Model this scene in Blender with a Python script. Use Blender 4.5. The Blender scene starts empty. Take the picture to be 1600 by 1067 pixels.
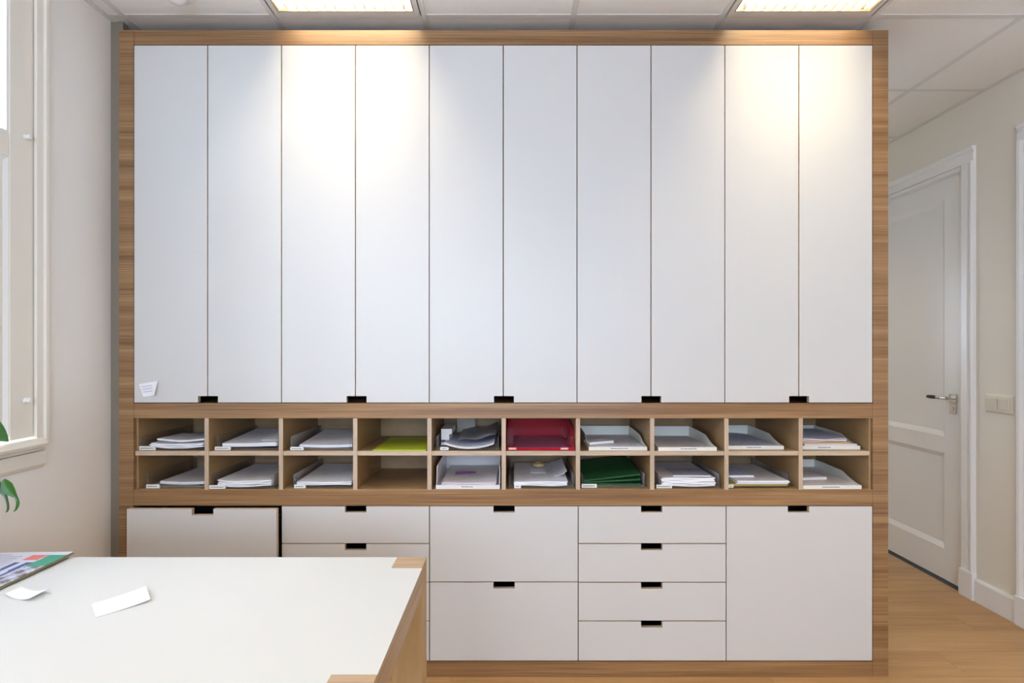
import bpy, bmesh, math, random
from mathutils import Vector, Matrix, Euler
random.seed(7)
SC = bpy.context.scene
COL = SC.collection
R = math.radians

# ------------------------------------------------------------------ camera, world, exposure
F = 825.0                      # focal length in pixels of the 1600 px frame
CX, CY, CZ = 803.0, 547.0, 1.317
YC = 2.126                     # distance of the cabinet front
S = YC / F                     # metres per pixel in the cabinet's plane
cam = bpy.data.cameras.new('camera')
cam.sensor_width = 36.0
cam.lens = 36.0 * F / 1600.0
cam.shift_x = (800 - CX) / 1600.0
cam.shift_y = (CY - 533.5) / 1600.0
cam.clip_start = 0.02
camo = bpy.data.objects.new('camera', cam)
COL.objects.link(camo)
camo.location = (0, 0, CZ)
camo.rotation_euler = (R(90), 0, 0)
SC.camera = camo

SKY_COLOR = (0.675, 0.79, 0.985)
SKY_STRENGTH = 8.0
LAMP_EMIT = 70.0
SC.view_settings.view_transform = 'Standard'
SC.view_settings.look = 'None'
SC.view_settings.exposure = 0.38
SC.view_settings.gamma = 1.0
SC.view_settings.use_curve_mapping = False
SC.cycles.use_denoising = True
SC.cycles.max_bounces = 10
SC.cycles.diffuse_bounces = 7
SC.cycles.transparent_max_bounces = 16
SC.cycles.sample_clamp_indirect = 6.0
SC.cycles.caustics_reflective = False
SC.cycles.caustics_refractive = False

w = bpy.data.worlds.new('overcast_sky')
SC.world = w
w.use_nodes = True
w.node_tree.nodes['Background'].inputs[0].default_value = (*SKY_COLOR, 1)
w.node_tree.nodes['Background'].inputs[1].default_value = SKY_STRENGTH

XL, XR = -1.64, 2.43           # side walls
YB, YF = -2.70, 4.40           # wall behind the camera, far wall of the passage
ZC = 2.652                     # suspended ceiling
# window openings in the left wall (y0, y1, z0, z1)
WIN = [(0.85, 1.835, 0.985, 2.60), (-1.60, -0.60, 0.985, 2.60)]  # the second opening is out of view, added for more daylight
for k, (y0, y1, z0, z1) in enumerate(WIN):          # portals: they guide the sky's own light through the glass
    L = bpy.data.lights.new('sky_portal', 'AREA')
    L.shape = 'RECTANGLE'; L.size = y1 - y0; L.size_y = z1 - z0
    L.cycles.is_portal = True
    o = bpy.data.objects.new('sky_portal', L); COL.objects.link(o)
    o.location = (XL - 0.20, (y0 + y1) / 2, (z0 + z1) / 2)
    o.rotation_euler = Vector((1, 0, 0)).to_track_quat('-Z', 'Z').to_euler()

BWIN = (-1.50, 1.60, 0.95, 2.45)          # unseen window added for fill light in the rear wall (x0, x1, z0, z1), behind the camera
FWIN = (-0.30, 1.20, 1.10, 2.00)          # unseen window added to bring daylight into the passage behind the cabinet
for (x0, x1, z0, z1), yy, d in ((BWIN, YB - 0.14, 1), (FWIN, YF + 0.14, -1)):
    L = bpy.data.lights.new('sky_portal', 'AREA'); L.shape = 'RECTANGLE'; L.size = x1 - x0; L.size_y = z1 - z0
    L.cycles.is_portal = True
    o = bpy.data.objects.new('sky_portal', L); COL.objects.link(o)
    o.location = ((x0 + x1) / 2, yy, (z0 + z1) / 2)
    o.rotation_euler = Vector((0, d, 0)).to_track_quat('-Z', 'Z').to_euler()

# ------------------------------------------------------------------ materials
def nodemat(name):
    m = bpy.data.materials.new(name); m.use_nodes = True
    return m, m.node_tree, m.node_tree.nodes['Principled BSDF']
def flat(name, col, rough=0.5, metal=0.0, vary=0.0, scale=6.0, bump=0.0, bscale=200.0, spec=0.5, coat=0.0):
    m, nt, b = nodemat(name)
    b.inputs['Base Color'].default_value = (*col, 1)
    b.inputs['Roughness'].default_value = rough
    b.inputs['Metallic'].default_value = metal
    b.inputs['Specular IOR Level'].default_value = spec
    b.inputs['Coat Weight'].default_value = coat
    tc = nt.nodes.new('ShaderNodeTexCoord')
    if vary:
        n = nt.nodes.new('ShaderNodeTexNoise'); n.inputs['Scale'].default_value = scale
        n.inputs['Detail'].default_value = 4
        nt.links.new(tc.outputs['Object'], n.inputs['Vector'])
        mx = nt.nodes.new('ShaderNodeMix'); mx.data_type = 'RGBA'
        mx.inputs[6].default_value = (*[c * (1 - vary) for c in col], 1)
        mx.inputs[7].default_value = (*[min(1, c * (1 + vary)) for c in col], 1)
        nt.links.new(n.outputs['Fac'], mx.inputs[0]); nt.links.new(mx.outputs[2], b.inputs['Base Color'])
    if bump:
        n = nt.nodes.new('ShaderNodeTexNoise'); n.inputs['Scale'].default_value = bscale
        nt.links.new(tc.outputs['Object'], n.inputs['Vector'])
        bp = nt.nodes.new('ShaderNodeBump'); bp.inputs['Strength'].default_value = bump
        bp.inputs['Distance'].default_value = 0.001
        nt.links.new(n.outputs['Fac'], bp.inputs['Height']); nt.links.new(bp.outputs['Normal'], b.inputs['Normal'])
    return m
def wood(name, stops, scale, rough=0.4, rnd=False, broad=(1, 1, 6), broad_amt=0.35, detail=6, coat=0.0, bump=0.15):
    """streaky wood: noise squeezed along the grain, modulated by a broader noise"""
    m, nt, b = nodemat(name)
    N, Lk = nt.nodes.new, nt.links.new
    tc = N('ShaderNodeTexCoord')
    src = tc.outputs['Object']
    if rnd:
        oi = N('ShaderNodeObjectInfo')
        mu = N('ShaderNodeVectorMath'); mu.operation = 'SCALE'; mu.inputs[0].default_value = (37.0, 11.0, 5.0)
        Lk(oi.outputs['Random'], mu.inputs['Scale'])
        ad = N('ShaderNodeVectorMath'); ad.operation = 'ADD'
        Lk(src, ad.inputs[0]); Lk(mu.outputs[0], ad.inputs[1]); src = ad.outputs[0]
    mp = N('ShaderNodeMapping'); mp.inputs['Scale'].default_value = scale
    Lk(src, mp.inputs['Vector'])
    n1 = N('ShaderNodeTexNoise'); n1.inputs['Scale'].default_value = 1.0
    n1.inputs['Detail'].default_value = detail; n1.inputs['Roughness'].default_value = 0.65
    n1.inputs['Distortion'].default_value = 0.25
    Lk(mp.outputs[0], n1.inputs['Vector'])
    mp2 = N('ShaderNodeMapping'); mp2.inputs['Scale'].default_value = broad
    Lk(src, mp2.inputs['Vector'])
    n2 = N('ShaderNodeTexNoise'); n2.inputs['Scale'].default_value = 1.0; n2.inputs['Detail'].default_value = 2
    Lk(mp2.outputs[0], n2.inputs['Vector'])
    mx = N('ShaderNodeMix'); mx.data_type = 'FLOAT'; mx.inputs[0].default_value = broad_amt
    Lk(n1.outputs['Fac'], mx.inputs[2]); Lk(n2.outputs['Fac'], mx.inputs[3])
    fac = mx.outputs[0]
    if rnd:
        ma = N('ShaderNodeMath'); ma.operation = 'MULTIPLY_ADD'
        ma.inputs[1].default_value = 0.10; ma.inputs[2].default_value = -0.05
        Lk(oi.outputs['Random'], ma.inputs[0])
        m2 = N('ShaderNodeMath'); m2.operation = 'ADD'
        Lk(ma.outputs[0], m2.inputs[0]); Lk(fac, m2.inputs[1]); fac = m2.outputs[0]
    cr = N('ShaderNodeValToRGB')
    e = cr.color_ramp.elements
    e[0].position = stops[0][0]; e[0].color = (*stops[0][1], 1)
    e[1].position = stops[-1][0]; e[1].color = (*stops[-1][1], 1)
    for p, c in stops[1:-1]:
        x = e.new(p); x.color = (*c, 1)
    Lk(fac, cr.inputs[0]); Lk(cr.outputs[0], b.inputs['Base Color'])
    b.inputs['Roughness'].default_value = rough
    b.inputs['Coat Weight'].default_value = coat; b.inputs['Coat Roughness'].default_value = 0.25
    bp = N('ShaderNodeBump'); bp.inputs['Strength'].default_value = bump; bp.inputs['Distance'].default_value = 0.0006
    Lk(n1.outputs['Fac'], bp.inputs['Height']); Lk(bp.outputs['Normal'], b.inputs['Normal'])
    return m
M = {}
M['laminate'] = flat('white_laminate', (0.65, 0.645, 0.635), 0.38, vary=0.01, scale=3, bump=0.05, bscale=900)
M['desk_white'] = flat('white_desk_laminate', (0.70, 0.70, 0.685), 0.45, vary=0.01, scale=5)
M['stack_ply'] = wood('oiled_plywood_edge', [(0.34, (0.070, 0.030, 0.012)), (0.42, (0.19, 0.095, 0.038)), (0.53, (0.31, 0.172, 0.075)), (0.66, (0.48, 0.305, 0.155))],
                      (2.2, 9, 420), rough=0.36, broad=(0.6, 2, 24), broad_amt=0.42, coat=0.25)
M['birch'] = wood('birch_plywood_face', [(0.3, (0.30, 0.18, 0.078)), (0.7, (0.43, 0.285, 0.14))], (12, 3, 16), rough=0.45, bump=0.04)
M['ply_edge'] = wood('birch_plywood_edge', [(0.3, (0.38, 0.27, 0.175)), (0.5, (0.56, 0.43, 0.31)), (0.7, (0.68, 0.56, 0.43))],
                     (5, 9, 330), rough=0.45, broad=(2, 2, 8), broad_amt=0.2, bump=0.08)
M['ply_edge_v'] = wood('birch_plywood_edge_upright', [(0.3, (0.38, 0.27, 0.175)), (0.5, (0.56, 0.43, 0.31)), (0.7, (0.68, 0.56, 0.43))],
                       (330, 9, 5), rough=0.45, broad=(8, 2, 2), broad_amt=0.2, bump=0.08)
M['desk_ply'] = wood('plywood_desk_edge', [(0.3, (0.30, 0.18, 0.09)), (0.5, (0.47, 0.315, 0.18)), (0.7, (0.60, 0.44, 0.28))],
                     (40, 3, 190), rough=0.45, broad=(10, 1, 30), broad_amt=0.3, bump=0.08)
M['desk_leg'] = wood('plywood_leg', [(0.3, (0.40, 0.25, 0.10)), (0.7, (0.56, 0.38, 0.19))], (30, 30, 3), rough=0.5, bump=0.05)
M['leg_end'] = wood('plywood_leg_end', [(0.3, (0.40, 0.27, 0.16)), (0.7, (0.62, 0.45, 0.30))], (4, 150, 10), rough=0.5, bump=0.05)
M['floor'] = wood('oak_plank', [(0.25, (0.30, 0.16, 0.058)), (0.5, (0.45, 0.26, 0.105)), (0.75, (0.56, 0.345, 0.155))],
                  (2.2, 42, 10), rough=0.36, rnd=True, broad=(1.2, 7, 1), broad_amt=0.4, bump=0.06)
M['wall'] = flat('cream_wall_paint', (0.80, 0.76, 0.66), 0.75, vary=0.02, scale=2, bump=0.2, bscale=260)
M['wall_left'] = flat('white_wall_paint', (0.89, 0.87, 0.84), 0.7, vary=0.02, scale=2, bump=0.15, bscale=260)
M['trim'] = flat('white_gloss_paint', (0.85, 0.84, 0.82), 0.28, vary=0.01, scale=4)
M['trim_cream'] = flat('cream_gloss_paint', (0.85, 0.81, 0.73), 0.3, vary=0.015, scale=6)
M['tile'] = flat('mineral_ceiling_tile', (0.87, 0.86, 0.83), 0.85, vary=0.03, scale=60, bump=0.3, bscale=500)
M['tbar'] = flat('enamelled_ceiling_rail', (0.72, 0.71, 0.69), 0.45, vary=0.01)
M['filler'] = flat('grey_filler', (0.23, 0.20, 0.16), 0.6, vary=0.05, scale=9)
M['dark'] = flat('dark_void', (0.02, 0.02, 0.022), 0.7, vary=0.1)
M['gap'] = flat('shadow_gap_lining', (0.10, 0.09, 0.08), 0.7, vary=0.1)
M['chrome'] = flat('chrome', (0.75, 0.74, 0.72), 0.16, 1.0, vary=0.02)
M['alu'] = flat('bright_louvre_aluminium', (0.86, 0.84, 0.78), 0.30, 1.0, vary=0.02)
M['brass'] = flat('warm_lamp_rim', (0.42, 0.33, 0.20), 0.4, 0.6, vary=0.02)
M['black'] = flat('black_plastic', (0.012, 0.012, 0.013), 0.35, vary=0.1)
M['switch'] = flat('cream_switch_plastic', (0.72, 0.68, 0.56), 0.35, vary=0.01)
M['paper'] = flat('white_paper', (0.90, 0.90, 0.93), 0.7, vary=0.03, scale=14)
M['paper_warm'] = flat('offwhite_paper', (0.84, 0.80, 0.77), 0.7, vary=0.03, scale=14)
M['paper_pink'] = flat('pinkish_paper', (0.80, 0.69, 0.71), 0.7, vary=0.04, scale=14)
M['label'] = flat('white_label', (0.83, 0.83, 0.80), 0.5, vary=0.02)
M['ink'] = flat('grey_ink', (0.14, 0.13, 0.14), 0.6, vary=0.05)
M['lime'] = flat('lime_card', (0.52, 0.62, 0.03), 0.5, vary=0.06, scale=10)
M['green'] = flat('green_card', (0.020, 0.115, 0.032), 0.5, vary=0.15, scale=14)
M['yellow'] = flat('mustard_card', (0.48, 0.38, 0.06), 0.5, vary=0.1, scale=14)
M['manila'] = flat('manila_paper', (0.60, 0.42, 0.20), 0.6, vary=0.08, scale=14)
M['tray_white'] = flat('ivory_plastic', (0.82, 0.81, 0.74), 0.32, vary=0.02)
M['tray_pure'] = flat('white_plastic', (0.80, 0.79, 0.80), 0.3, vary=0.02)
M['leaf'] = flat('green_leaf', (0.022, 0.125, 0.009), 0.3, vary=0.3, scale=30, coat=0.3)
M['leaf_dark'] = flat('dark_green_leaf', (0.03, 0.08, 0.022), 0.35, vary=0.25, scale=30, coat=0.2)
M['stem'] = flat('green_stem', (0.12, 0.20, 0.05), 0.5, vary=0.1)
M['soil'] = flat('potting_soil', (0.045, 0.03, 0.02), 0.95, vary=0.4, scale=80, bump=0.8, bscale=300)
M['pot'] = flat('grey_glazed_pot', (0.45, 0.45, 0.44), 0.3, vary=0.05)
M['navy'] = flat('navy_print', (0.055, 0.09, 0.30), 0.45, vary=0.05)
M['teal'] = flat('teal_print', (0.045, 0.33, 0.22), 0.45, vary=0.08)
M['salmon'] = flat('salmon_print', (0.72, 0.20, 0.18), 0.45, vary=0.08)
M['greyblue'] = flat('greyblue_print', (0.42, 0.44, 0.56), 0.5, vary=0.35, scale=70)
M['photo'] = flat('dark_photo_print', (0.16, 0.13, 0.15), 0.45, vary=0.9, scale=90)
M['page_edge'] = flat('olive_page_edges', (0.22, 0.19, 0.09), 0.7, vary=0.3, scale=120)
M['news'] = flat('bluish_newsprint', (0.66, 0.67, 0.78), 0.6, vary=0.03)
M['magenta'] = flat('magenta_folder', (0.42, 0.10, 0.20), 0.4, vary=0.05)
M['card'] = flat('beige_card', (0.45, 0.41, 0.33), 0.6, vary=0.05)
M['purple'] = flat('purple_plastic', (0.16, 0.03, 0.16), 0.4, vary=0.1)
M['outside'] = flat('pale_pavement', (0.45, 0.45, 0.44), 0.9, vary=0.1)

def printed(name, col, ink, lines=170.0, thr=0.72, along='x'):
    """paper with faint rows of print: rows from a wave, words from noise"""
    m, nt, b = nodemat(name)
    N, Lk = nt.nodes.new, nt.links.new
    tc = N('ShaderNodeTexCoord')
    wv = N('ShaderNodeTexWave'); wv.bands_direction = 'Y'; wv.inputs['Scale'].default_value = lines / 6.28
    Lk(tc.outputs['Object'], wv.inputs['Vector'])
    mp = N('ShaderNodeMapping'); mp.inputs['Scale'].default_value = (60, 160, 1)
    Lk(tc.outputs['Object'], mp.inputs['Vector'])
    n = N('ShaderNodeTexNoise'); n.inputs['Scale'].default_value = 1.0; n.inputs['Detail'].default_value = 2
    Lk(mp.outputs[0], n.inputs['Vector'])
    mu = N('ShaderNodeMath'); mu.operation = 'MULTIPLY'
    Lk(wv.outputs['Fac'], mu.inputs[0]); Lk(n.outputs['Fac'], mu.inputs[1])
    cr = N('ShaderNodeValToRGB'); e = cr.color_ramp.elements
    e[0].position = thr * 0.6; e[0].color = (*col, 1); e[1].position = thr; e[1].color = (*ink, 1)
    Lk(mu.outputs[0], cr.inputs[0]); Lk(cr.outputs[0], b.inputs['Base Color'])
    b.inputs['Roughness'].default_value = 0.65
    return m
M['print'] = printed('printed_white_paper', (0.90, 0.90, 0.94), (0.56, 0.57, 0.66))
M['print_blue'] = printed('blue_printed_paper', (0.68, 0.72, 0.86), (0.18, 0.25, 0.48), thr=0.5)
M['print_warm'] = printed('printed_offwhite_paper', (0.84, 0.80, 0.82), (0.55, 0.49, 0.53))

def clear(name, tint, alpha, rough=0.05, ior=1.35):
    m, nt, b = nodemat(name)
    N, Lk = nt.nodes.new, nt.links.new
    tr = N('ShaderNodeBsdfTransparent'); tr.inputs[0].default_value = (*tint, 1)
    b.inputs['Base Color'].default_value = (*[c * 0.8 for c in tint], 1)
    b.inputs['Roughness'].default_value = rough
    fr = N('ShaderNodeFresnel'); fr.inputs['IOR'].default_value = ior
    ma = N('ShaderNodeMath'); ma.operation = 'ADD'; ma.use_clamp = True; ma.inputs[1].default_value = alpha
    Lk(fr.outputs[0], ma.inputs[0])
    mx = N('ShaderNodeMixShader'); Lk(ma.outputs[0], mx.inputs[0])
    Lk(tr.outputs[0], mx.inputs[1]); Lk(b.outputs[0], mx.inputs[2])
    Lk(mx.outputs[0], nt.nodes['Material Output'].inputs['Surface'])
    return m
M['acrylic'] = clear('clear_acrylic', (0.97, 0.97, 0.975), 0.015, ior=1.10)
M['acrylic_edge'] = clear('clear_acrylic_edge', (0.25, 0.26, 0.30), 0.40)
M['red_acrylic'] = clear('red_acrylic', (0.80, 0.03, 0.07), 0.50, 0.15)
M['glass'] = clear('window_glass', (0.97, 0.99, 1.0), 0.0, 0.0)
M['sleeve'] = clear('clear_plastic_sleeve', (0.90, 0.92, 0.96), 0.08, 0.08, ior=1.25)
m, nt, b = nodemat('lit_tube')
b.inputs['Base Color'].default_value = (0.9, 0.9, 0.85, 1)
b.inputs['Emission Color'].default_value = (1.0, 0.83, 0.56, 1)
b.inputs['Emission Strength'].default_value = LAMP_EMIT
M['tube'] = m

# ------------------------------------------------------------------ helpers
class MB:
    """collects shapes into one mesh; each face keeps a material slot"""
    def __init__(s): s.v = []; s.f = []; s.m = []
    def quadbox(s, P, mi=0, faces=None):
        """P: 8 corners (x0y0z0,x1y0z0,x1y1z0,x0y1z0, then the same at z1); faces: dict side->slot"""
        n = len(s.v); s.v += [tuple(p) for p in P]
        fs = {'bottom': (3, 2, 1, 0), 'top': (4, 5, 6, 7), 'front': (0, 1, 5, 4), 'right': (1, 2, 6, 5), 'back': (2, 3, 7, 6), 'left': (3, 0, 4, 7)}
        for k, q in fs.items():
            s.f.append(tuple(n + i for i in q)); s.m.append((faces or {}).get(k, mi))
        return s
    def box(s, x0, x1, y0, y1, z0, z1, mi=0, faces=None):
        return s.quadbox([(x0, y0, z0), (x1, y0, z0), (x1, y1, z0), (x0, y1, z0), (x0, y0, z1), (x1, y0, z1), (x1, y1, z1), (x0, y1, z1)], mi, faces)
    def prism(s, pts, axis, a0, a1, mi=0, mside=None):
        """extrude a 2-D outline along an axis; cap slots mi, side slots mside"""
        mside = mi if mside is None else mside
        n = len(s.v); k = len(pts)
        def P(p, a):
            if axis == 'x': return (a, p[0], p[1])
            if axis == 'y': return (p[0], a, p[1])
            return (p[0], p[1], a)
        s.v += [P(p, a0) for p in pts] + [P(p, a1) for p in pts]
        s.f.append(tuple(range(n, n + k))); s.m.append(mi)
        s.f.append(tuple(range(n + 2 * k - 1, n + k - 1, -1))); s.m.append(mi)
        for i in range(k):
            j = (i + 1) % k
            s.f.append((n + i, n + k + i, n + k + j, n + j)); s.m.append(mside)
        return s
    def cyl(s, p0, p1, r0, r1=None, n=16, mi=0):
        r1 = r0 if r1 is None else r1
        p0, p1 = Vector(p0), Vector(p1); d = (p1 - p0).normalized()
        a = d.orthogonal().normalized(); bb = d.cross(a)
        b0 = len(s.v)
        for p, r in ((p0, r0), (p1, r1)):
            for i in range(n):
                t = 2 * math.pi * i / n
                s.v.append(tuple(p + (a * math.cos(t) + bb * math.sin(t)) * r))
        for i in range(n):
            j = (i + 1) % n
            s.f.append((b0 + i, b0 + j, b0 + n + j, b0 + n + i)); s.m.append(mi)
        s.f.append(tuple(b0 + i for i in reversed(range(n)))); s.m.append(mi)
        s.f.append(tuple(b0 + n + i for i in range(n))); s.m.append(mi)
        return s
    def lathe(s, c, prof, n=24, mi=0, up=(0, 0, 1)):
        """profile of (radius, height) round an axis from c"""
        c = Vector(c); u = Vector(up).normalized(); a = u.orthogonal().normalized(); bb = u.cross(a)
        b0 = len(s.v)
        for r, h in prof:
            for i in range(n):
                t = 2 * math.pi * i / n
                s.v.append(tuple(c + u * h + (a * math.cos(t) + bb * math.sin(t)) * r))
        for k in range(len(prof) - 1):
            for i in range(n):
                j = (i + 1) % n
                s.f.append((b0 + k * n + i, b0 + k * n + j, b0 + (k + 1) * n + j, b0 + (k + 1) * n + i)); s.m.append(mi)
        s.f.append(tuple(b0 + i for i in reversed(range(n)))); s.m.append(mi)
        q = b0 + (len(prof) - 1) * n
        s.f.append(tuple(q + i for i in range(n))); s.m.append(mi)
        return s
    def grid(s, nx, ny, fn, th, mfn=None, medge=0):
        """a solid sheet: fn(u,v)->(x,y,z) top surface, thickness th downwards"""
        b0 = len(s.v); W = nx + 1
        for lay in (0, 1):
            for j in range(ny + 1):
                for i in range(nx + 1):
                    x, y, z = fn(i / nx, j / ny); s.v.append((x, y, z - lay * th))
        o2 = (nx + 1) * (ny + 1)
        for j in range(ny):
            for i in range(nx):
                a = b0 + j * W + i
                mi = mfn((i + .5) / nx, (j + .5) / ny) if mfn else 0
                s.f.append((a, a + 1, a + 1 + W, a + W)); s.m.append(mi)
                s.f.append((a + o2 + W, a + o2 + 1 + W, a + o2 + 1, a + o2)); s.m.append(medge)
        for i in range(nx):
            a = b0 + i; s.f.append((a + o2, a + o2 + 1, a + 1, a)); s.m.append(medge)
            a = b0 + ny * W + i; s.f.append((a, a + 1, a + o2 + 1, a + o2)); s.m.append(medge)
        for j in range(ny):
            a = b0 + j * W; s.f.append((a, a + W, a + W + o2, a + o2)); s.m.append(medge)
            a = b0 + j * W + nx; s.f.append((a + o2, a + W + o2, a + W, a)); s.m.append(medge)
        return s
    def mesh(s, name, mats):
        me = bpy.data.meshes.new(name)
        me.from_pydata(s.v, [], s.f); me.polygons.foreach_set('material_index', s.m)
        for m_ in (mats if isinstance(mats, (list, tuple)) else [mats]): me.materials.append(m_)
        me.update(); return me
    def build(s, name, mats, parent=None, bevel=0.0, smooth=False, org=None):
        """org: origin in the parent's frame; vertices given in the parent's frame"""
        me = s.mesh(name, mats)
        o = bpy.data.objects.new(name, me); COL.objects.link(o)
        if org is not None:
            me.transform(Matrix.Translation(-Vector(org))); o.location = org
        if parent: o.parent = parent
        if smooth:
            for p in me.polygons: p.use_smooth = True
            md = o.modifiers.new('edges', 'EDGE_SPLIT'); md.split_angle = R(40)
        if bevel:
            bv = o.modifiers.new('bevel', 'BEVEL'); bv.width = bevel; bv.segments = 2; bv.limit_method = 'ANGLE'; bv.angle_limit = R(40)
        return o
def tag(o, label=None, cat=None, group=None, kind=None):
    if label: o['label'] = label
    if cat: o['category'] = cat
    if group: o['group'] = group
    if kind: o['kind'] = kind
    return o
def thing(name, label, cat, loc=(0, 0, 0), group=None, rz=0.0):
    o = bpy.data.objects.new(name, None); COL.objects.link(o)
    o.location = loc; o.rotation_euler = (0, 0, rz); o.empty_display_size = 0.1
    return tag(o, label, cat, group)
def struct(name, loc=(0, 0, 0), label=None):
    o = bpy.data.objects.new(name, None); COL.objects.link(o); o.location = loc
    o['kind'] = 'structure'
    if label: o['label'] = label
    return o
def share(me, name, parent, loc, rot=(0, 0, 0)):
    o = bpy.data.objects.new(name, me); COL.objects.link(o); o.parent = parent; o.location = loc; o.rotation_euler = rot
    return o
def copy_tree(o, parent=None):
    kids = [k for k in o.children]
    c = o.copy(); COL.objects.link(c); c.parent = parent
    for k in kids: copy_tree(k, c)
    return c
def cx(px): return (px - CX) * S            # pixel column -> x in the cabinet's front plane
def cz(py): return CZ + (CY - py) * S       # pixel row    -> z in the cabinet's front plane

# ------------------------------------------------------------------ the room shell
# floor: planks laid along x
fl = struct('floor', label='oak plank floor')
MB().box(XL - 0.1, XR + 0.1, YB - 0.1, YF + 0.1, -0.06, -0.012).build('subfloor', M['gap'], fl)
PW, PL = 0.1785, 1.28
pm = MB().box(0, PL - 0.0012, 0, PW - 0.0012, -0.012, 0).mesh('plank', M['floor'])
y = 2.307 - PW * 29
row = 0
while y < YF:
    off = (row * 0.47) % PL
    x = XL - off
    while x < XR:
        x0, x1 = max(x, XL), min(x + PL - 0.0012, XR)
        if x1 - x0 > 0.03 and y > YB - PW:
            if x0 == x and x1 == x + PL - 0.0012: share(pm, 'plank', fl, (x, y, 0))
            else:
                share(MB().box(0, x1 - x0, 0, PW - 0.0012, -0.012, 0).mesh('plank', M['floor']), 'plank', fl, (x0, y, 0))
        x += PL
    y += PW; row += 1

# walls
T = 0.11
def wall_x(name, x0, x1, ya, yb, openings, mat):
    """wall along y with rectangular openings (y0,y1,z0,z1)"""
    mb = MB(); ys = ya
    for (a, b_, z0, z1) in sorted(openings):
        mb.box(x0, x1, ys, a, 0, ZC + 0.2)
        if z0 > 0: mb.box(x0, x1, a, b_, 0, z0)
        mb.box(x0, x1, a, b_, z1, ZC + 0.2)
        ys = b_
    mb.box(x0, x1, ys, yb, 0, ZC + 0.2)
    o = mb.build(name, mat); o['kind'] = 'structure'; return o
wall_x('wall_left', XL - T, XL, YB, YF, WIN, M['wall_left'])
D1 = (2.868, 3.80); DZ = 2.294
D2 = (1.51, 2.442)
wall_x('wall_right', XR, XR + 0.14, YB, YF, [(D2[0] - 0.02, D2[1] + 0.02, 0, DZ + 0.02), (D1[0] - 0.02, D1[1] + 0.02, 0, DZ + 0.02)], M['wall'])
def end_wall(wname, nm, opening, ya, yb, yf, lab):
    bx0, bx1, bz0, bz1 = opening
    mb = MB().box(XL, bx0, ya, yb, 0, ZC + 0.2).box(bx1, XR, ya, yb, 0, ZC + 0.2)
    mb.box(bx0, bx1, ya, yb, 0, bz0).box(bx0, bx1, ya, yb, bz1, ZC + 0.2)
    o = mb.build(wname, M['wall']); o['kind'] = 'structure'
    w3 = struct(nm, (bx0, yf, bz0), lab)
    wd, ht_ = bx1 - bx0, bz1 - bz0
    for k in range(2):
        a, b_ = wd * k / 2 + 0.001, wd * (k + 1) / 2 - 0.001
        f = MB().box(a, b_, 0, 0.05, 0, 0.05).box(a, b_, 0, 0.05, ht_ - 0.05, ht_).box(a, a + 0.05, 0, 0.05, 0.05, ht_ - 0.05).box(b_ - 0.05, b_, 0, 0.05, 0.05, ht_ - 0.05).build('sash', M['trim'], w3)
        MB().box(a + 0.046, b_ - 0.046, 0.022, 0.026, 0.046, ht_ - 0.046).build('pane', M['glass'], f)
end_wall('wall_back', 'window_3_added', BWIN, YB - 0.12, YB, YB - 0.08, 'unseen white painted double window added for fill light in the rear wall')
end_wall('wall_far', 'window_4_added', FWIN, YF, YF + 0.12, YF + 0.03, 'unseen white painted double window added to light the end of the passage')
for nm, a in (('wall_partition', (XL, 1.47, 2.62, 2.72, 0, ZC + 0.02)),):
    o = MB().box(*a).build(nm, M['wall']); o['kind'] = 'structure'

# baseboards
def baseboard(name, ya, yb):
    mb = MB().prism([(XR, 0), (XR - 0.016, 0), (XR - 0.016, 0.108), (XR - 0.010, 0.12), (XR, 0.12)], 'y', ya, yb)
    o = mb.build(name, M['trim']); o['kind'] = 'structure'; return o
baseboard('baseboard_right', 2.541, 2.768)
baseboard('baseboard_right', D1[1] + 0.095, YF)
baseboard('baseboard_right', YB, D2[0] - 0.095)
o = MB().prism([(XL, 0), (XL + 0.016, 0), (XL + 0.016, 0.108), (XL + 0.010, 0.12), (XL, 0.12)], 'y', YB, 2.14).build('baseboard_left', M['trim']); o['kind'] = 'structure'

# ceiling: T-rails on a 0.6 m grid with lay-in tiles
ce = struct('ceiling', label='suspended ceiling of pale mineral tiles in a grid of rails')
GX, GY, G = -0.362, 2.115, 0.6
gx = sorted([GX + G * i for i in range(-2, 5)]); gy = sorted([GY + G * i for i in range(-8, 4)])
MB().box(XL, XR, YB, YF, ZC + 0.12, ZC + 0.15).build('backing', M['tile'], ce)
LIGHTS = {(-0.362 - 0.6, 1.515), (0.838, 1.515), (-0.962, -0.285), (0.838, -0.285), (-0.962, -2.085), (0.838, -2.085), (1.438, 3.315)}  # first two hang above the cabinet; the rest are unseen, added to brighten the room
for x in gx: MB().box(x - 0.012, x + 0.012, YB, YF, ZC, ZC + 0.03).build('rail', M['tbar'], ce)
for y in gy: MB().box(XL, XR, y - 0.0118, y + 0.0118, ZC + 0.0006, ZC + 0.0294).build('rail', M['tbar'], ce)
for a in ((XL, XL + 0.022, YB, YF), (XR - 0.022, XR, YB, YF)):
    MB().box(*a, ZC - 0.001, ZC + 0.028).build('edge_rail', M['tbar'], ce)
tcache = {}
xe = [XL + 0.010] + gx + [XR - 0.010]; ye = [YB] + gy + [YF]
for i in range(len(xe) - 1):
    for j in range(len(ye) - 1):
        if any(abs(xe[i] - a) < .01 and abs(ye[j] - b_) < .01 for a, b_ in LIGHTS): continue
        w_, h_ = xe[i + 1] - xe[i] - 0.014, ye[j + 1] - ye[j] - 0.014
        if w_ < 0.02 or h_ < 0.02: continue
        k = (round(w_, 3), round(h_, 3))
        if k not in tcache: tcache[k] = MB().box(0, w_, 0, h_, 0.003, 0.02).mesh('tile', M['tile'])
        share(tcache[k], 'tile', ce, (xe[i] + 0.007, ye[j] + 0.007, ZC))

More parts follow.
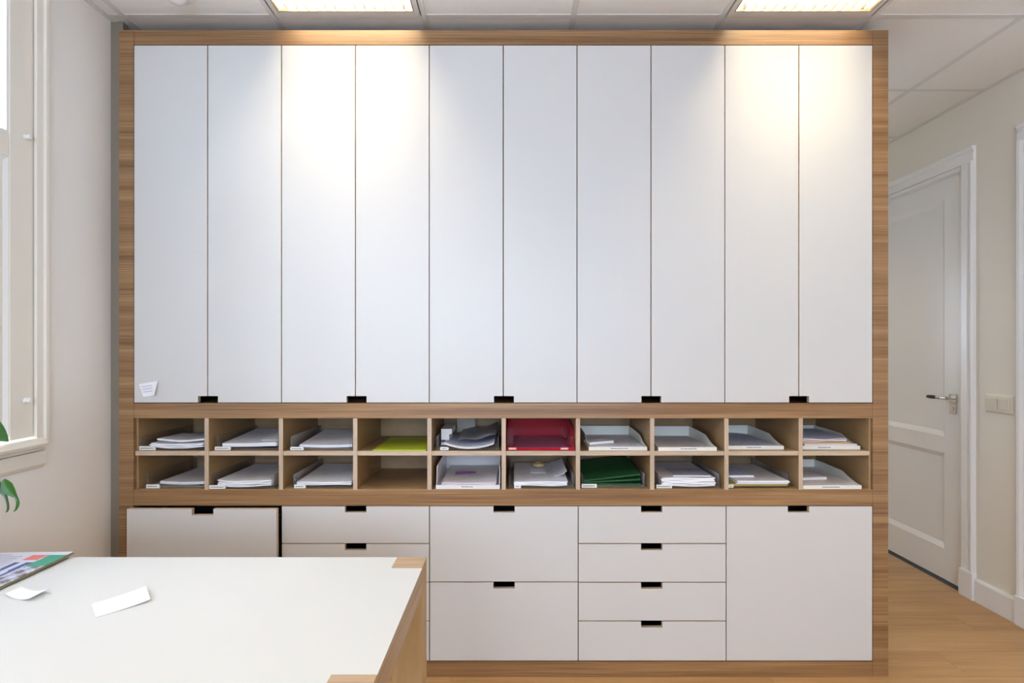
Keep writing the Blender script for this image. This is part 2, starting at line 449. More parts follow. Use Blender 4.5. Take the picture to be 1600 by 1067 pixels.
# ceiling lights (louvred, lay-in)
def make_light():
    t = thing('ceiling_light', 'x', 'ceiling light', (0, 0, ZC), 'louvred ceiling lights')
    h = 0.268; a = 0.2935
    mb = MB()                                            # surrounding pan
    mb.box(-a, a, -a, -h, 0.0, 0.012); mb.box(-a, a, h, a, 0.0, 0.012)
    mb.box(-a, -h, -h, h, 0.0, 0.012); mb.box(h, a, -h, h, 0.0, 0.012)
    mb.build('frame', M['tbar'], t)
    mb = MB()
    mb.box(-h, h, -h, -h + 0.004, -0.001, 0.008); mb.box(-h, h, h - 0.004, h, -0.001, 0.008)
    mb.box(-h, -h + 0.004, -h, h, -0.001, 0.008); mb.box(h - 0.004, h, -h, h, -0.001, 0.008)
    mb.build('rim', M['brass'], t)
    mb = MB()
    mb.box(-h, h, -h - 0.004, -h, 0.008, 0.10); mb.box(-h, h, h, h + 0.004, 0.008, 0.10)
    mb.box(-h - 0.004, -h, -h, h, 0.008, 0.10); mb.box(h, h + 0.004, -h, h, 0.008, 0.10)
    mb.box(-h, h, -h, h, 0.10, 0.104)
    mb.build('housing', M['tray_pure'], t)
    tb = MB().cyl((-h + 0.02, 0, 0), (h - 0.02, 0, 0), 0.013, n=10).mesh('tube', M['tube'])
    # three tubes across, each above a row of louvre cells
    for yy in (-0.178, 0.0, 0.178): share(tb, 'tube', t, (0, yy, 0.07))
    # cross blades: V section, thin at the bottom
    bl = MB().prism([(-0.0012, 0.004), (0.0012, 0.004), (0.004, 0.042), (-0.004, 0.042)], 'y', -h + 0.005, h - 0.005).mesh('louvre_blade', M['alu'])
    n = 14
    for i in range(1, n): share(bl, 'louvre_blade', t, (-h + 2 * h * i / n, 0, 0))
    lr = MB().prism([(-0.0015, 0.003), (0.0015, 0.003), (0.014, 0.046), (-0.014, 0.046)], 'x', -h + 0.005, h - 0.005).mesh('louvre_rail', M['alu'])
    for yy in (-0.089, 0.089): share(lr, 'louvre_rail', t, (0, yy, 0))
    return t
proto = make_light()
labs = {(-0.962, 1.515): 'louvred square ceiling light, the left of the two above the cabinet', (0.838, 1.515): 'louvred square ceiling light, the right of the two above the cabinet',
        (-0.962, -0.285): 'unseen louvred ceiling light added for fill on the left behind the camera', (0.838, -0.285): 'unseen louvred ceiling light added for fill on the right behind the camera',
        (1.438, 3.315): 'unseen louvred ceiling light added to brighten the passage behind the cabinet', (-0.962, -2.085): 'unseen louvred ceiling light added for fill by the rear wall, window side', (0.838, -2.085): 'unseen louvred ceiling light added for fill by the rear wall, door side'}
for i, key in enumerate(sorted(LIGHTS, key=lambda k: (-k[1], k[0]))):
    o = proto if i == 0 else copy_tree(proto)
    o.location = (key[0] + 0.3, key[1] + 0.2985, ZC); o['label'] = labs[min(labs, key=lambda q: abs(q[0] - key[0]) + abs(q[1] - key[1]))]

sd = thing('smoke_detector', 'round white smoke detector on the ceiling tile near the window wall', 'smoke detector', (-1.262, 1.975, ZC + 0.003))
MB().lathe((0, 0, 0), [(0.055, 0), (0.055, -0.012), (0.048, -0.016)], 32, up=(0, 0, 1)).build('base', M['trim'], sd, smooth=True)
MB().lathe((0, 0, 0), [(0.036, -0.014), (0.036, -0.026), (0.028, -0.034), (0.01, -0.037)], 28).build('sensor_head', M['trim'], sd, smooth=True)

# ------------------------------------------------------------------ windows in the left wall
def make_window(name, y0, y1, z0, z1, near):
    w_ = struct(name, (XL, y1, z0), 'white painted timber window with glazed upper light and a panelled side')
    Y0 = y0 - y1; H = z1 - z0
    xo = -0.10
    # outer casing proud of the wall, with a rounded bead
    cs = MB()
    cs.prism([(-0.006, 0.004), (-0.006, 0.010), (0.0, 0.016), (0.012, 0.014), (0.018, 0.008), (0.018, 0.0), (-0.006, 0.0)][::-1] and
             [(-0.030, 0.0), (0.018, 0.0), (0.018, 0.009), (0.010, 0.016), (0.0, 0.016), (-0.006, 0.010), (-0.030, 0.010)], 'z', 0.0, H, 0)
    me = cs.mesh('casing', M['trim_cream'])
    # swap so the outline runs (y, x)
    for v in me.vertices: v.co = (v.co.y, v.co.x, v.co.z)
    me.flip_normals()
    share(me, 'casing', w_, (0, 0, 0))
    share(MB().box(0, 0.010, -0.03, 0.018, 0, H).mesh('casing', M['trim_cream']), 'casing', w_, (0, Y0 + 0.012, 0))
    MB().box(0, 0.012, Y0, 0.0, H - 0.03, H + 0.01).build('head_casing', M['trim_cream'], w_)
    # jamb stiles
    ztr0, ztr1 = 1.947 - z0, 2.024 - z0
    MB().box(-0.024, -0.004, -0.114, -0.001, 0.035, H - 0.02).build('stile', M['trim_cream'], w_, bevel=0.003)
    MB().box(xo, -0.004, Y0 + 0.001, Y0 + 0.09, 0.035, H - 0.02).build('stile', M['trim_cream'], w_, bevel=0.003)
    MB().box(xo, -0.0045, Y0 + 0.09, -0.114, ztr0, ztr1).build('transom', M['trim_cream'], w_, bevel=0.003)
    MB().box(xo, -0.0045, Y0 + 0.09, -0.114, H - 0.07, H - 0.02).build('head', M['trim_cream'], w_, bevel=0.003)
    # lower side panel (a fixed board, recessed with a bevel) and the glazed sash beside it
    pn = MB()
    ya, yb = -0.18, -0.114
    pn.box(-0.030, -0.014, ya, yb, 0.05, ztr0)
    pn.build('side_panel', M['trim_cream'], w_)
    pn = MB(); d = 0.014; q = -0.014; f_ = -0.0055
    pn.quadbox([(q, yb - d, 0.05), (f_, yb - 0.002, 0.05), (f_, yb, 0.05), (q, yb, 0.05), (q, yb - d, ztr0), (f_, yb - 0.002, ztr0), (f_, yb, ztr0), (q, yb, ztr0)])
    pn.quadbox([(q, ya, ztr0 - d), (q, yb, ztr0 - d), (q, yb, ztr0), (q, ya, ztr0), (f_, ya, ztr0 - 0.001), (f_, yb, ztr0 - 0.001), (f_, yb, ztr0), (f_, ya, ztr0)])
    pn.build('panel_moulding', M['trim'], w_)
    MB().box(xo, -0.006, ya - 0.03, ya, 0.035, ztr0).build('stile', M['trim_cream'], w_, bevel=0.003)
    # sashes
    def sash(ya, yb, za, zb, bars, xa=-0.050, xb=-0.015, s_=0.020):
        f = MB()
        f.box(xa, xb, ya, yb, za, za + s_); f.box(xa, xb, ya, yb, zb - s_, zb)
        f.box(xa, xb, ya, ya + s_, za + s_, zb - s_); f.box(xa, xb, yb - s_, yb, za + s_, zb - s_)
        for q in range(1, bars): 
            yy = ya + (yb - ya) * q / bars; f.box(xa + 0.005, xb - 0.005, yy - 0.011, yy + 0.011, za + s_, zb - s_)
        so = f.build('sash', M['trim'], w_)
        g = MB().box((xa + xb) / 2 - 0.002, (xa + xb) / 2 + 0.002, ya + s_ - 0.004, yb - s_ + 0.004, za + s_ - 0.004, zb - s_ + 0.004).build('pane', M['glass'], so)
    sash(Y0 + 0.09, -0.114, ztr1, H - 0.07, 2, -0.023, -0.007, 0.007)
    sash(Y0 + 0.09, ya - 0.03, 0.035, ztr0, 2)
    # sill board with an ogee nosing, and apron bead
    sl = MB().prism([(xo, 0.002), (xo, 0.030), (0.010, 0.030), (0.026, 0.024), (0.032, 0.012), (0.028, 0.002), (0.018, -0.004), (0.014, -0.012), (0.004, -0.014), (0.0005, -0.014), (0.0005, 0.002)], 'y', Y0 + 0.01, -0.012)
    sl.mesh
    so = sl.build('sill', M['trim_cream'], w_)
    MB().prism([(0.0005, -0.075), (0.0005, -0.016), (0.010, -0.016), (0.010, -0.060), (0.005, -0.070)], 'y', Y0 + 0.0, 0.004).build('apron', M['trim_cream'], w_)
    for zz in (near if near else ()):
        MB().lathe((-0.004, -0.057 - 0.0, zz - z0), [(0.010, 0), (0.010, 0.003), (0.007, 0.008), (0.0095, 0.012), (0.006, 0.018)], 18, up=(1, 0, 0)).build('knob', M['trim'], w_, smooth=True)
    return w_
make_window('window_1', *WIN[0], (2.035, 1.147))
make_window('window_2_added', *WIN[1], None)  # unseen, added further along the wall to let in more daylight

# ------------------------------------------------------------------ doors in the right wall
def make_door(name, y0, y1, handle):
    XD = XR + 0.025
    d = struct(name, (XR, (y0 + y1) / 2, 0), 'white two-panel door')
    def rel(mb): 
        mb.v = [(x - XR, y - (y0 + y1) / 2, z) for x, y, z in mb.v]; return mb
    W_ = 0.03
    zp = [(0.186, 0.731), (0.826, 2.177)]
    py0, py1 = y0 + 0.142, y1 - 0.142
    leaf = MB(); xa, xb = XD, XD + 0.04
    ya, yb = y0 + 0.003, y1 - 0.003
    leaf.box(xa, xb, ya, py0, 0.012, DZ - 0.003); leaf.box(xa, xb, py1, yb, 0.012, DZ - 0.003)
    leaf.box(xa, xb, py0, py1, 0.012, zp[0][0]); leaf.box(xa, xb, py0, py1, zp[0][1], zp[1][0]); leaf.box(xa, xb, py0, py1, zp[1][1], DZ - 0.003)
    lf = rel(leaf).build('door_leaf', M['trim'], d)
    for za, zb in zp:
        p = MB(); q = 0.016; e = 0.028
        P = [(xa, py0, za), (xa, py1, za), (xa, py1, zb), (xa, py0, zb)]
        Q = [(xa + q, py0 + e, za + e), (xa + q, py1 - e, za + e), (xa + q, py1 - e, zb - e), (xa + q, py0 + e, zb - e)]
        n = len(p.v); p.v += P + Q
        for i in range(4):
            j = (i + 1) % 4; p.f.append((n + i, n + 4 + i, n + 4 + j, n + j)); p.m.append(0)
        p.f.append((n + 4, n + 7, n + 6, n + 5)); p.m.append(0)
        n = len(p.v); p.v += [(xb - 0.002, a, b_) for _, a, b_ in P]
        p.f.append((n, n + 1, n + 2, n + 3)); p.m.append(0)
        for i in range(4):
            j = (i + 1) % 4; p.f.append((n - 8 + i, n - 8 + j, n + j, n + i)); p.m.append(0)
        rel(p).build('door_panel', M['trim'], d)
    # frame and moulded architrave
    fr = MB()
    fr.box(XR - 0.004, XR + 0.13, y0 - 0.02, y0, 0, DZ + 0.02); fr.box(XR - 0.004, XR + 0.13, y1, y1 + 0.02, 0, DZ + 0.02)
    fr.box(XR - 0.004, XR + 0.13, y0 - 0.02, y1 + 0.02, DZ, DZ + 0.02)
    fr.box(XD + 0.042, XD + 0.06, y0, y0 + 0.015, 0, DZ); fr.box(XD + 0.042, XD + 0.06, y1 - 0.015, y1, 0, DZ)
    rel(fr).build('door_frame', M['trim'], d)
    prof = [(0.0, 0.0), (0.0, 0.012), (0.006, 0.016), (0.040, 0.016), (0.050, 0.012), (0.062, 0.022), (0.075, 0.024), (0.080, 0.018), (0.080, 0.0)]
    a0 = 0.012
    for yy, sg in ((y0 - a0, -1), (y1 + a0, 1)):
        mb = MB().prism([(XR - h, yy + sg * t_) for t_, h in prof], 'z', 0.143, DZ + 0.022)
        rel(mb).build('architrave', M['trim'], d)
        mb = MB().box(XR - 0.028, XR, min(yy, yy + sg * 0.086), max(yy, yy + sg * 0.086), 0, 0.143)
        rel(mb).build('plinth_block', M['trim'], d, bevel=0.003)
    mb = MB().prism([(XR - h, DZ + 0.022 + t_) for t_, h in prof], 'y', y0 - a0 - 0.080, y1 + a0 + 0.080)
    rel(mb).build('architrave', M['trim'], d)
    mb = MB().box(XD + 0.002, XR + 0.12, y0, y1, 0.0, 0.006); rel(mb).build('threshold', M['gap'], d)
    # lever handle
    hy = y0 + 0.080
    r_ = rel(MB().box(XD - 0.008, XD, hy - 0.024, hy + 0.024, 1.049 - 0.024, 1.049 + 0.024)).build('door_rosette', M['chrome'], d, bevel=0.002)
    hd = MB().cyl((XD - 0.008, hy, 1.049), (XD - 0.052, hy, 1.049), 0.009)
    hd.cyl((XD - 0.050, hy - 0.009, 1.049), (XD - 0.052, hy + 0.055, 1.049), 0.0085, 0.0075)
    for k in range(3):
        hd.lathe((XD - 0.052, hy + 0.032 + 0.012 * k, 1.049), [(0.0075, -0.004), (0.011, 0), (0.0075, 0.004)], 14, up=(0, 1, 0))
    rel(hd).build('door_handle', M['chrome'], d, smooth=True)
    g = MB().lathe((XD - 0.052, hy + 0.055, 1.049), [(0.0085, 0), (0.0105, 0.01), (0.0105, 0.055), (0.008, 0.066), (0.004, 0.069)], 16, up=(0, 1, 0))
    tag(rel(g).build('handle_grip', M['black'], d, smooth=True), 'black grip')
    rel(MB().box(XD - 0.006, XD, hy - 0.022, hy + 0.022, 0.988 - 0.026, 0.988 + 0.026).cyl((XD - 0.006, hy, 0.992), (XD - 0.009, hy, 0.992), 0.009)).build('keyhole_plate', M['chrome'], d, bevel=0.0015)
    rel(MB().box(XR - 0.002, XD - 0.002, y0 - 0.0015, y0 + 0.0005, 1.00, 1.075)).build('strike_plate', M['chrome'], d)
    return d
make_door('door_1', *D1, True)
make_door('door_2', *D2, True)

# double light switch
sw = thing('light_switch', 'cream double rocker light switch on the wall right of the door', 'light switch', (XR, 2.6405, 1.0465))
MB().quadbox([(-0.010, -0.068, -0.038), (0, -0.0785, -0.0485), (0, 0.0785, -0.0485), (-0.010, 0.068, -0.038), (-0.010, -0.068, 0.038), (0, -0.0785, 0.0485), (0, 0.0785, 0.0485), (-0.010, 0.068, 0.038)]).build('switch_plate', M['switch'], sw)
for yy in (-0.034, 0.034):
    MB().quadbox([(-0.0135, yy - 0.028, -0.028), (-0.009, yy - 0.028, -0.028), (-0.009, yy + 0.028, -0.028), (-0.0135, yy + 0.028, -0.028),
                  (-0.018, yy - 0.028, 0.028), (-0.009, yy - 0.028, 0.028), (-0.009, yy + 0.028, 0.028), (-0.018, yy + 0.028, 0.028)]).build('rocker', M['switch'], sw, bevel=0.001)

# ------------------------------------------------------------------ the built-in cabinet
XA, XB = cx(186), cx(1388)          # outer sides
XI, XJ = cx(208.5), cx(1364)        # between the side panels
ZT = cz(47)
YK = 2.60                           # back
zr = [cz(47), cz(69.5), cz(630), cz(653.5), cz(765.5), cz(790), cz(1033.5), 0.0]
fi = MB().box(XL, XA, YC + 0.022, YC + 0.05, 0, ZC).build('trim_1', M['filler']); fi['kind'] = 'structure'
cab = thing('storage_cabinet', 'wall-wide built-in cabinet with plywood frame, white doors and drawers and pigeonholes', 'cabinet', (0, YC, 0))
def C(mb):       # world -> cabinet frame
    mb.v = [(x, y - YC, z) for x, y, z in mb.v]; return mb
C(MB().box(XA, XI, YC, YK, 0.0, zr[0])).build('side_panel', M['stack_ply'], cab)
C(MB().box(XJ, XB, YC, YK, 0.0, zr[0])).build('side_panel', M['stack_ply'], cab)
e = 0.0006
for nm, a, b_ in (('top_rail', 1, 0), ('rail', 3, 2), ('rail', 5, 4), ('bottom_rail', 7, 6)):
    C(MB().box(XI + e, XJ - e, YC + 0.001, YK - 0.01, zr[a], zr[b_])).build(nm, M['stack_ply'], cab)
C(MB().box(XI, XJ, YK - 0.01, YK, 0.02, zr[0] - 0.01)).build('back_panel', M['gap'], cab)
# carcass liners behind fronts: dark interior
yD = YC + 0.0225
for z0, z1 in ((zr[2], zr[1]), (zr[6], zr[5])):
    mb = MB()
    step = (XJ - XI) / 5
    for k in range(0, 6):
        xx = XI + step * k
        mb.box(max(XI, xx - 0.009), min(XJ, xx + 0.009), yD, YK - 0.012, z0 + .001, z1 - .001)
    C(mb).build('carcass_partition', M['dark'], cab)
# fronts
def front(name, x0, x1, z0, z1, notch, out=0.0, parent=cab, org=True, ym=None):
    """a panel with a cut-out; notch = (centre x, half width, depth, 'top'|'bl'|'br')"""
    g = 0.0016; x0 += g; x1 -= g; z0 += g; z1 -= g
    if notch is None: pts = [(x0, z0), (x1, z0), (x1, z1), (x0, z1)]
    else:
        c, hw, dp, kind = notch
        if kind == 'top': pts = [(x0, z0), (x1, z0), (x1, z1), (c + hw, z1), (c + hw, z1 - dp), (c - hw, z1 - dp), (c - hw, z1), (x0, z1)]
        elif kind == 'br': pts = [(x0, z0), (c, z0), (c, z0 + dp), (x1, z0 + dp), (x1, z1), (x0, z1)]
        else: pts = [(c, z0), (x1, z0), (x1, z1), (x0, z1), (x0, z0 + dp), (c, z0 + dp)]
    mb = MB().prism(pts, 'y', YC + 0.0015 - out, YC + 0.0195 - out, 0, 1)
    o = C(mb).build(name, [M['laminate'], M['ply_edge']], parent)
    o.modifiers.new('bevel', 'BEVEL'); bv = o.modifiers['bevel']; bv.width = 0.0008; bv.segments = 1; bv.limit_method = 'ANGLE'
    return o
dx = [208.5 + (1364 - 208.5) * k / 10 for k in range(11)]
nc = [324.5, 557, 787.5, 1018, 1249]
for k in range(10):
    c = nc[k // 2]; hw = 15.5
    n_ = (cx(c - hw), 0, 10 * S, 'br') if k % 2 == 0 else (cx(c + hw), 0, 10 * S, 'bl')
    front('cupboard_door', cx(dx[k]), cx(dx[k + 1]), zr[2] + 0.001, zr[1] - 0.001, n_)
colx = [208.5, 439.5, 671, 903.5, 1135, 1364]
ncx = [316, 555.5, 787.5, 1018.5, 1248]
def drawer(k, y0, y1, out=0.0, xs=None):
    x0, x1 = (cx(colx[k]), cx(colx[k + 1])) if xs is None else xs
    cc = cx(ncx[k]) if out == 0 else (316 - CX) * (YC - out) / F
    f = front('drawer', x0, x1, cz(y1), cz(y0), (cc, 16.5 * S, 9.5 * S, 'top'), out)
    bx = MB(); z0, z1 = cz(y1) + 0.02, cz(y0) - 0.05
    ya, yb = YC + 0.0195 - out, YC + 0.42 - out
    bx.box(x0 + 0.02, x0 + 0.032, ya, yb, z0, z1); bx.box(x1 - 0.032, x1 - 0.02, ya, yb, z0, z1)
    bx.box(x0 + 0.032, x1 - 0.032, yb - 0.012, yb, z0, z1); bx.box(x0 + 0.032, x1 - 0.032, ya, yb - 0.012, z0, z0 + 0.01)
    o = C(bx).build('drawer_box', M['dark'], f)
    return f
drawer(0, 790.5, 1033, out=0.036, xs=(-1.5355, -0.9385))
rowsy = [790.5, 849.5, 910, 970.5, 1033]
for k in (1, 3):
    for r in range(4): drawer(k, rowsy[r], rowsy[r + 1])
drawer(2, 790.5, 909.5); drawer(2, 909.5, 1033)
n_ = (cx(1248), 16.5 * S, 9.5 * S, 'top')
front('cupboard_door', cx(1135), cx(1364), cz(1033), cz(790.5), n_)
# pigeonholes
yP = YC + 0.004; yQ = YC + 0.385
PX = [208.5 - 3] + [322 + 116.25 * k for k in range(9)] + [1364 + 3]
zU, zLo = cz(705), cz(765.5)
zS = cz(712)
for px_ in PX[1:-1]:
    C(MB().box(cx(px_ - 3.3), cx(px_ + 3.3), yP, yQ, zLo + 0.0002, zr[3] - 0.0002, 0, {'front': 1})).build('divider', [M['birch'], M['ply_edge_v']], cab)
C(MB().box(cx(212) - 0.008, cx(212), yP + 0.012, yQ, zLo + 0.0002, zr[3] - 0.0002, 0)).build('divider', [M['birch']], cab)
C(MB().box(cx(1360), cx(1360) + 0.008, yP + 0.006, yQ, zLo + 0.0002, zr[3] - 0.0002, 0)).build('divider', [M['birch']], cab)
C(MB().box(XI, XJ, yQ, yQ + 0.008, zLo, zr[3])).build('pigeonhole_back', M['birch'], cab)
C(MB().box(XI + 0.001, XJ - 0.001, yP + 0.002, yQ, zLo - 0.0002, zLo + 0.0015)).build('pigeonhole_floor', M['birch'], cab)
cell = []
for k in range(10):
    a = cx(212) if k == 0 else cx(PX[k] + 3.3)
    b_ = cx(1360) if k == 9 else cx(PX[k + 1] - 3.3)
    C(MB().box(a + 0.0003 - (0.006 if k == 0 else 0), b_ - 0.0003, yP + 0.002, yQ, zS, zU, 0, {'front': 1})).build('shelf', [M['birch'], M['ply_edge']], cab)
    cell.append((a, b_))

# ------------------------------------------------------------------ letter trays and papers
FLU, FLL = zU + 0.0003, zLo + 0.0018        # the two floors of the pigeonholes
col_words = ['first', 'second', 'third', 'fourth', 'fifth', 'sixth', 'seventh', 'eighth', 'ninth', 'tenth']
def where(k, up): return '%s row, %s column from the left' % ('upper' if up else 'lower', col_words[k])
def marks(mb, x0, x1, y, z, n=8, mi=0, h=0.0035):
    rr = random.Random(int(x0 * 1000) + 5)
    x = x0
    while x < x1:
        w_ = rr.uniform(0.0025, 0.006); mb.box(x, min(x + w_, x1), y - 0.0003, y, z - h / 2, z + h / 2, mi); x += w_ + 0.0016
def clear_tray(k, up, x0, x1, yf, lab_x0, lab_x1, lab_h=0.016, ht=0.055):
    z = FLU if up else FLL
    t = thing('letter_tray', 'clear acrylic letter tray with a white label block, %s' % where(k, up), 'letter tray', ((x0 + x1) / 2, yf, z), 'clear acrylic letter trays in the pigeonholes')
    w2 = (x1 - x0) / 2; d = 0.335; th = 0.0028
    mb = MB()
    mb.box(-w2, w2, 0.0, d, 0.004, 0.0065, 0, {'front': 1, 'left': 1, 'right': 1})
    mb.box(-w2 + 0.01, w2 - 0.01, 0.02, 0.03, 0, 0.004, 1); mb.box(-w2 + 0.01, w2 - 0.01, d - 0.03, d - 0.02, 0, 0.004, 1)
    mb.build('tray_base', [M['acrylic'], M['acrylic_edge']], t)
    for sg in (-1, 1):
        xa = sg * w2; xb = xa - sg * th
        s_ = MB().prism([(0.006, 0.0065), (0.006, ht - 0.006), (0.012, ht), (d, ht), (d, 0.0065)], 'x', min(xa, xb), max(xa, xb), 0, 1)
        s_.box(min(xa, xa - sg * 0.012), max(xa, xa - sg * 0.012), 0.006, 0.008, 0.0065, ht - 0.006, 0, {'left': 1, 'right': 1})
        s_.build('tray_side', [M['acrylic'], M['acrylic_edge']], t)
    MB().box(-w2 + th, w2 - th, d - th, d, 0.0065, ht, 0, {'top': 1}).build('tray_back', [M['acrylic'], M['acrylic_edge']], t)
    a, b_ = lab_x0 - (x0 + x1) / 2, lab_x1 - (x0 + x1) / 2
    l_ = MB().box(a, b_, -0.006, 0.0, 0.001, 0.001 + lab_h)
    marks(l_, a + 0.006, b_ - 0.008, -0.006, 0.001 + lab_h / 2, mi=1)
    l_.build('label_holder', [M['label'], M['ink']], t)
    return t
def curve_tray(k, up, x0, x1, yf, mat, label, cat_label, lab=None, lip=0.015, ht=0.052, run=0.115, group='ivory letter trays in the pigeonholes', d=0.335, flat_front=0.0):
    z = FLU if up else FLL
    t = thing('letter_tray', label, 'letter tray', ((x0 + x1) / 2, yf, z), group)
    w2 = (x1 - x0) / 2; th = 0.0025
    MB().box(-w2, w2, 0.0, d, 0.0, 0.003).build('tray_base', mat, t)
    MB().box(-w2, w2, 0.0, th, 0.003, lip).build('front_lip', mat, t)
    pr = [(th, 0.003), (th, lip)]
    for i in range(1, 11):
        u = i / 10; pr.append((0.004 + flat_front + run * u, lip + (ht * 0.86 - lip) * (u ** 1.7)))
    pr += [(run + 0.012 + flat_front, ht * 0.9), (d * 0.75, ht), (d - th, ht), (d - th, 0.003)]
    for xa in (-w2, w2 - th):
        MB().prism(pr, 'x', xa, xa + th).build('tray_side', mat, t)
    MB().box(-w2, w2, d - th, d, 0.003, ht).build('tray_back', mat, t)
    if lab:
        a, b_ = lab[0] - (x0 + x1) / 2, lab[1] - (x0 + x1) / 2
        l_ = MB().box(a, b_, -0.0008, 0.0, 0.002, lip - 0.001)
        m_ = (a + b_) / 2; marks(l_, m_ - (b_ - a) * 0.30, m_ + (b_ - a) * 0.30, -0.0008, lip / 2 + 0.001, mi=1)
        l_.build('label_strip', [M['label'], M['ink']], t)
    return t
def sheets(name, label, cat, x0, x1, y0, y1, z, layers, h, mats, curl=0.0, jit=0.004, rot=0.0, rise=0.0, rise_x=0.0, seed=1, group=None, curl_fn=None, gap=0.0003, wavy=0.0):
    """a pile of layers of paper; mats[0] lies on top, mats[1] is the edge and the lower layers"""
    rr = random.Random(seed)
    w2, d = (x1 - x0) / 2, y1 - y0
    mb = MB(); th = h / layers
    for i in range(layers):
        jx, jy, ja = (rr.uniform(-jit, jit), rr.uniform(-jit, jit), rr.uniform(-1, 1) * jit * 1.6) if i else (0, 0, 0)
        ph = rr.uniform(0, 6)
        zt = z * 0 + th * (i + 1) + gap * i
        ca, sa = math.cos(rot + ja), math.sin(rot + ja)
        def fn(u, v, jx=jx, jy=jy, zt=zt, ca=ca, sa=sa, ph=ph):
            x = (u - .5) * 2 * w2 * 0.985 ; y = v * d
            X = x * ca - y * sa + jx; Y = x * sa + y * ca + jy
            zz = zt + curl * ((2 * u - 1) ** 2) * (1 - 0.6 * v) + rise * v + rise_x * u
            if curl_fn: zz += curl_fn(u, v)
            if wavy: zz += wavy * math.sin(7 * u + ph) * (1 - v)
            return (X, Y, zz)
        top = (i == layers - 1)
        mb.grid(10, 6, fn, th * 0.96, (lambda u, v: 0) if top else (lambda u, v: 1), 1)
    o = mb.build(name, mats, None)
    o.location = ((x0 + x1) / 2, y0, z)
    return tag(o, label, cat, group)
A = lambda px: cx(px)
GP = 'piles of papers in the pigeonholes'
P_, PW_, PP_ = M['paper'], M['paper_warm'], M['paper_pink']
PR, PB, PRW = M['print'], M['print_blue'], M['print_warm']
def wr(k, up): return where(k, up)
Bt = 0.0068   # thickness of clear tray floor
# column 1
clear_tray(0, 1, A(214.5), A(317), YC + 0.022, A(213), A(238), 0.016)
sheets('paper_pile', 'pile of white papers with sagging edges, %s' % wr(0, 1), 'papers', A(229), A(314), YC + 0.022, YC + 0.30, FLU + Bt, 5, 0.016, [P_, P_], curl=0.006, wavy=0.001, seed=3, group=GP)
sheets('folded_letter', 'bent folded white letter lying on the first pile of the upper row', 'letter', A(238), A(315), YC + 0.030, YC + 0.20, FLU + Bt + 0.0255, 2, 0.007, [P_, P_], curl=0.0, curl_fn=lambda u, v: 0.006 * abs(2 * u - 1) ** 1.5 - 0.003 * v, wavy=0.001, seed=4)
clear_tray(0, 0, A(221), A(317), YC + 0.022, A(224), A(244.5), 0.015)
sheets('paper_pile', 'flat pile of off-white papers, %s' % wr(0, 0), 'papers', A(236), A(315), YC + 0.050, YC + 0.345, FLL + Bt, 4, 0.009, [PRW, P_], curl=0.005, jit=0.003, seed=5, group=GP)
# column 2
clear_tray(1, 1, A(333), A(431), YC + 0.022, A(332), A(356.5), 0.014)
sheets('paper_pile', 'slanting pile of printed white papers, %s' % wr(1, 1), 'papers', A(340), A(428), YC + 0.030, YC + 0.32, FLU + Bt + 0.004, 5, 0.013, [PR, P_], curl=0.001, rise=0.018, rise_x=0.004, seed=6, group=GP)
sheets('envelope', 'white envelope across the slanting pile, %s' % wr(1, 1), 'envelope', A(400), A(428), YC + 0.045, YC + 0.20, FLU + Bt + 0.0285, 1, 0.002, [P_, P_], rot=0.0, rise=0.012, seed=8)
clear_tray(1, 0, A(326), A(426), YC + 0.012, A(325.5), A(350.5), 0.014)
sheets('paper_pile', 'thick spread pile of white papers, %s' % wr(1, 0), 'papers', A(338), A(423), YC + 0.012, YC + 0.33, FLL + Bt, 6, 0.022, [PR, P_], curl=0.007, jit=0.005, wavy=0.0015, seed=9, group=GP)
# column 3
clear_tray(2, 1, A(449), A(548), YC + 0.022, A(451), A(471.5), 0.013)
sheets('paper_pile', 'pile of printed papers with a steep back sheet, %s' % wr(2, 1), 'papers', A(461), A(546), YC + 0.040, YC + 0.33, FLU + Bt, 4, 0.010, [PR, P_], curl=0.003, seed=11, rise=0.02, group=GP)
clear_tray(2, 0, A(453.5), A(550.5), YC + 0.022, A(457), A(475), 0.014)
sheets('paper_pile', 'flat pile of printed papers, %s' % wr(2, 0), 'papers', A(460), A(547), YC + 0.020, YC + 0.33, FLL + Bt + 0.006, 4, 0.012, [PR, P_], curl=0.001, jit=0.004, rise=0.008, wavy=0.001, seed=12, group=GP)
# column 4
sheets('document_folder', 'lime green card folder lying alone, %s' % wr(3, 1), 'folder', A(581), A(665.5), YC + 0.008, YC + 0.325, FLU, 2, 0.0035, [M['lime'], M['lime']], jit=0.001, seed=13)
# column 5
clear_tray(4, 1, A(680), A(779), YC + 0.022, A(687), A(700), 0.012)
sheets('catalogue', 'curved glossy blue and white catalogue, %s' % wr(4, 1), 'catalogue', A(693), A(772), YC + 0.012, YC + 0.30, FLU + Bt, 4, 0.007, [PB, PW_], curl=0.019, jit=0.002, seed=15)
sheets('plastic_sleeve', 'crumpled clear plastic sleeve over the curved catalogue', 'plastic sleeve', A(712), A(774), YC + 0.07, YC + 0.33, FLU + Bt + 0.026, 1, 0.0015, [M['sleeve'], M['sleeve']], curl_fn=lambda u, v: 0.022 * u * u + 0.014 * v + 0.004 * math.sin(9 * u + 5 * v), seed=16)
bx = thing('carton', 'small white and purple carton left of the curved catalogue', 'box', (A(684) , YC + 0.10, FLU + Bt), None)
MB().box(0, 0.034, 0, 0.11, 0, 0.045).build('body', M['paper'], bx)
MB().box(-0.001, 0.02, -0.001, 0.05, 0.012, 0.022).build('band', M['purple'], bx)
MB().box(0, 0.045, 0, 0.14, 0.0455, 0.068).build('lid', M['label'], bx)
cb = MB().box(-0.042, 0.042, 0, 0.006, 0, 0.088).build('backing_card', M['card']); cb.location = (A(722), YC + 0.312, FLU + 0.0075)
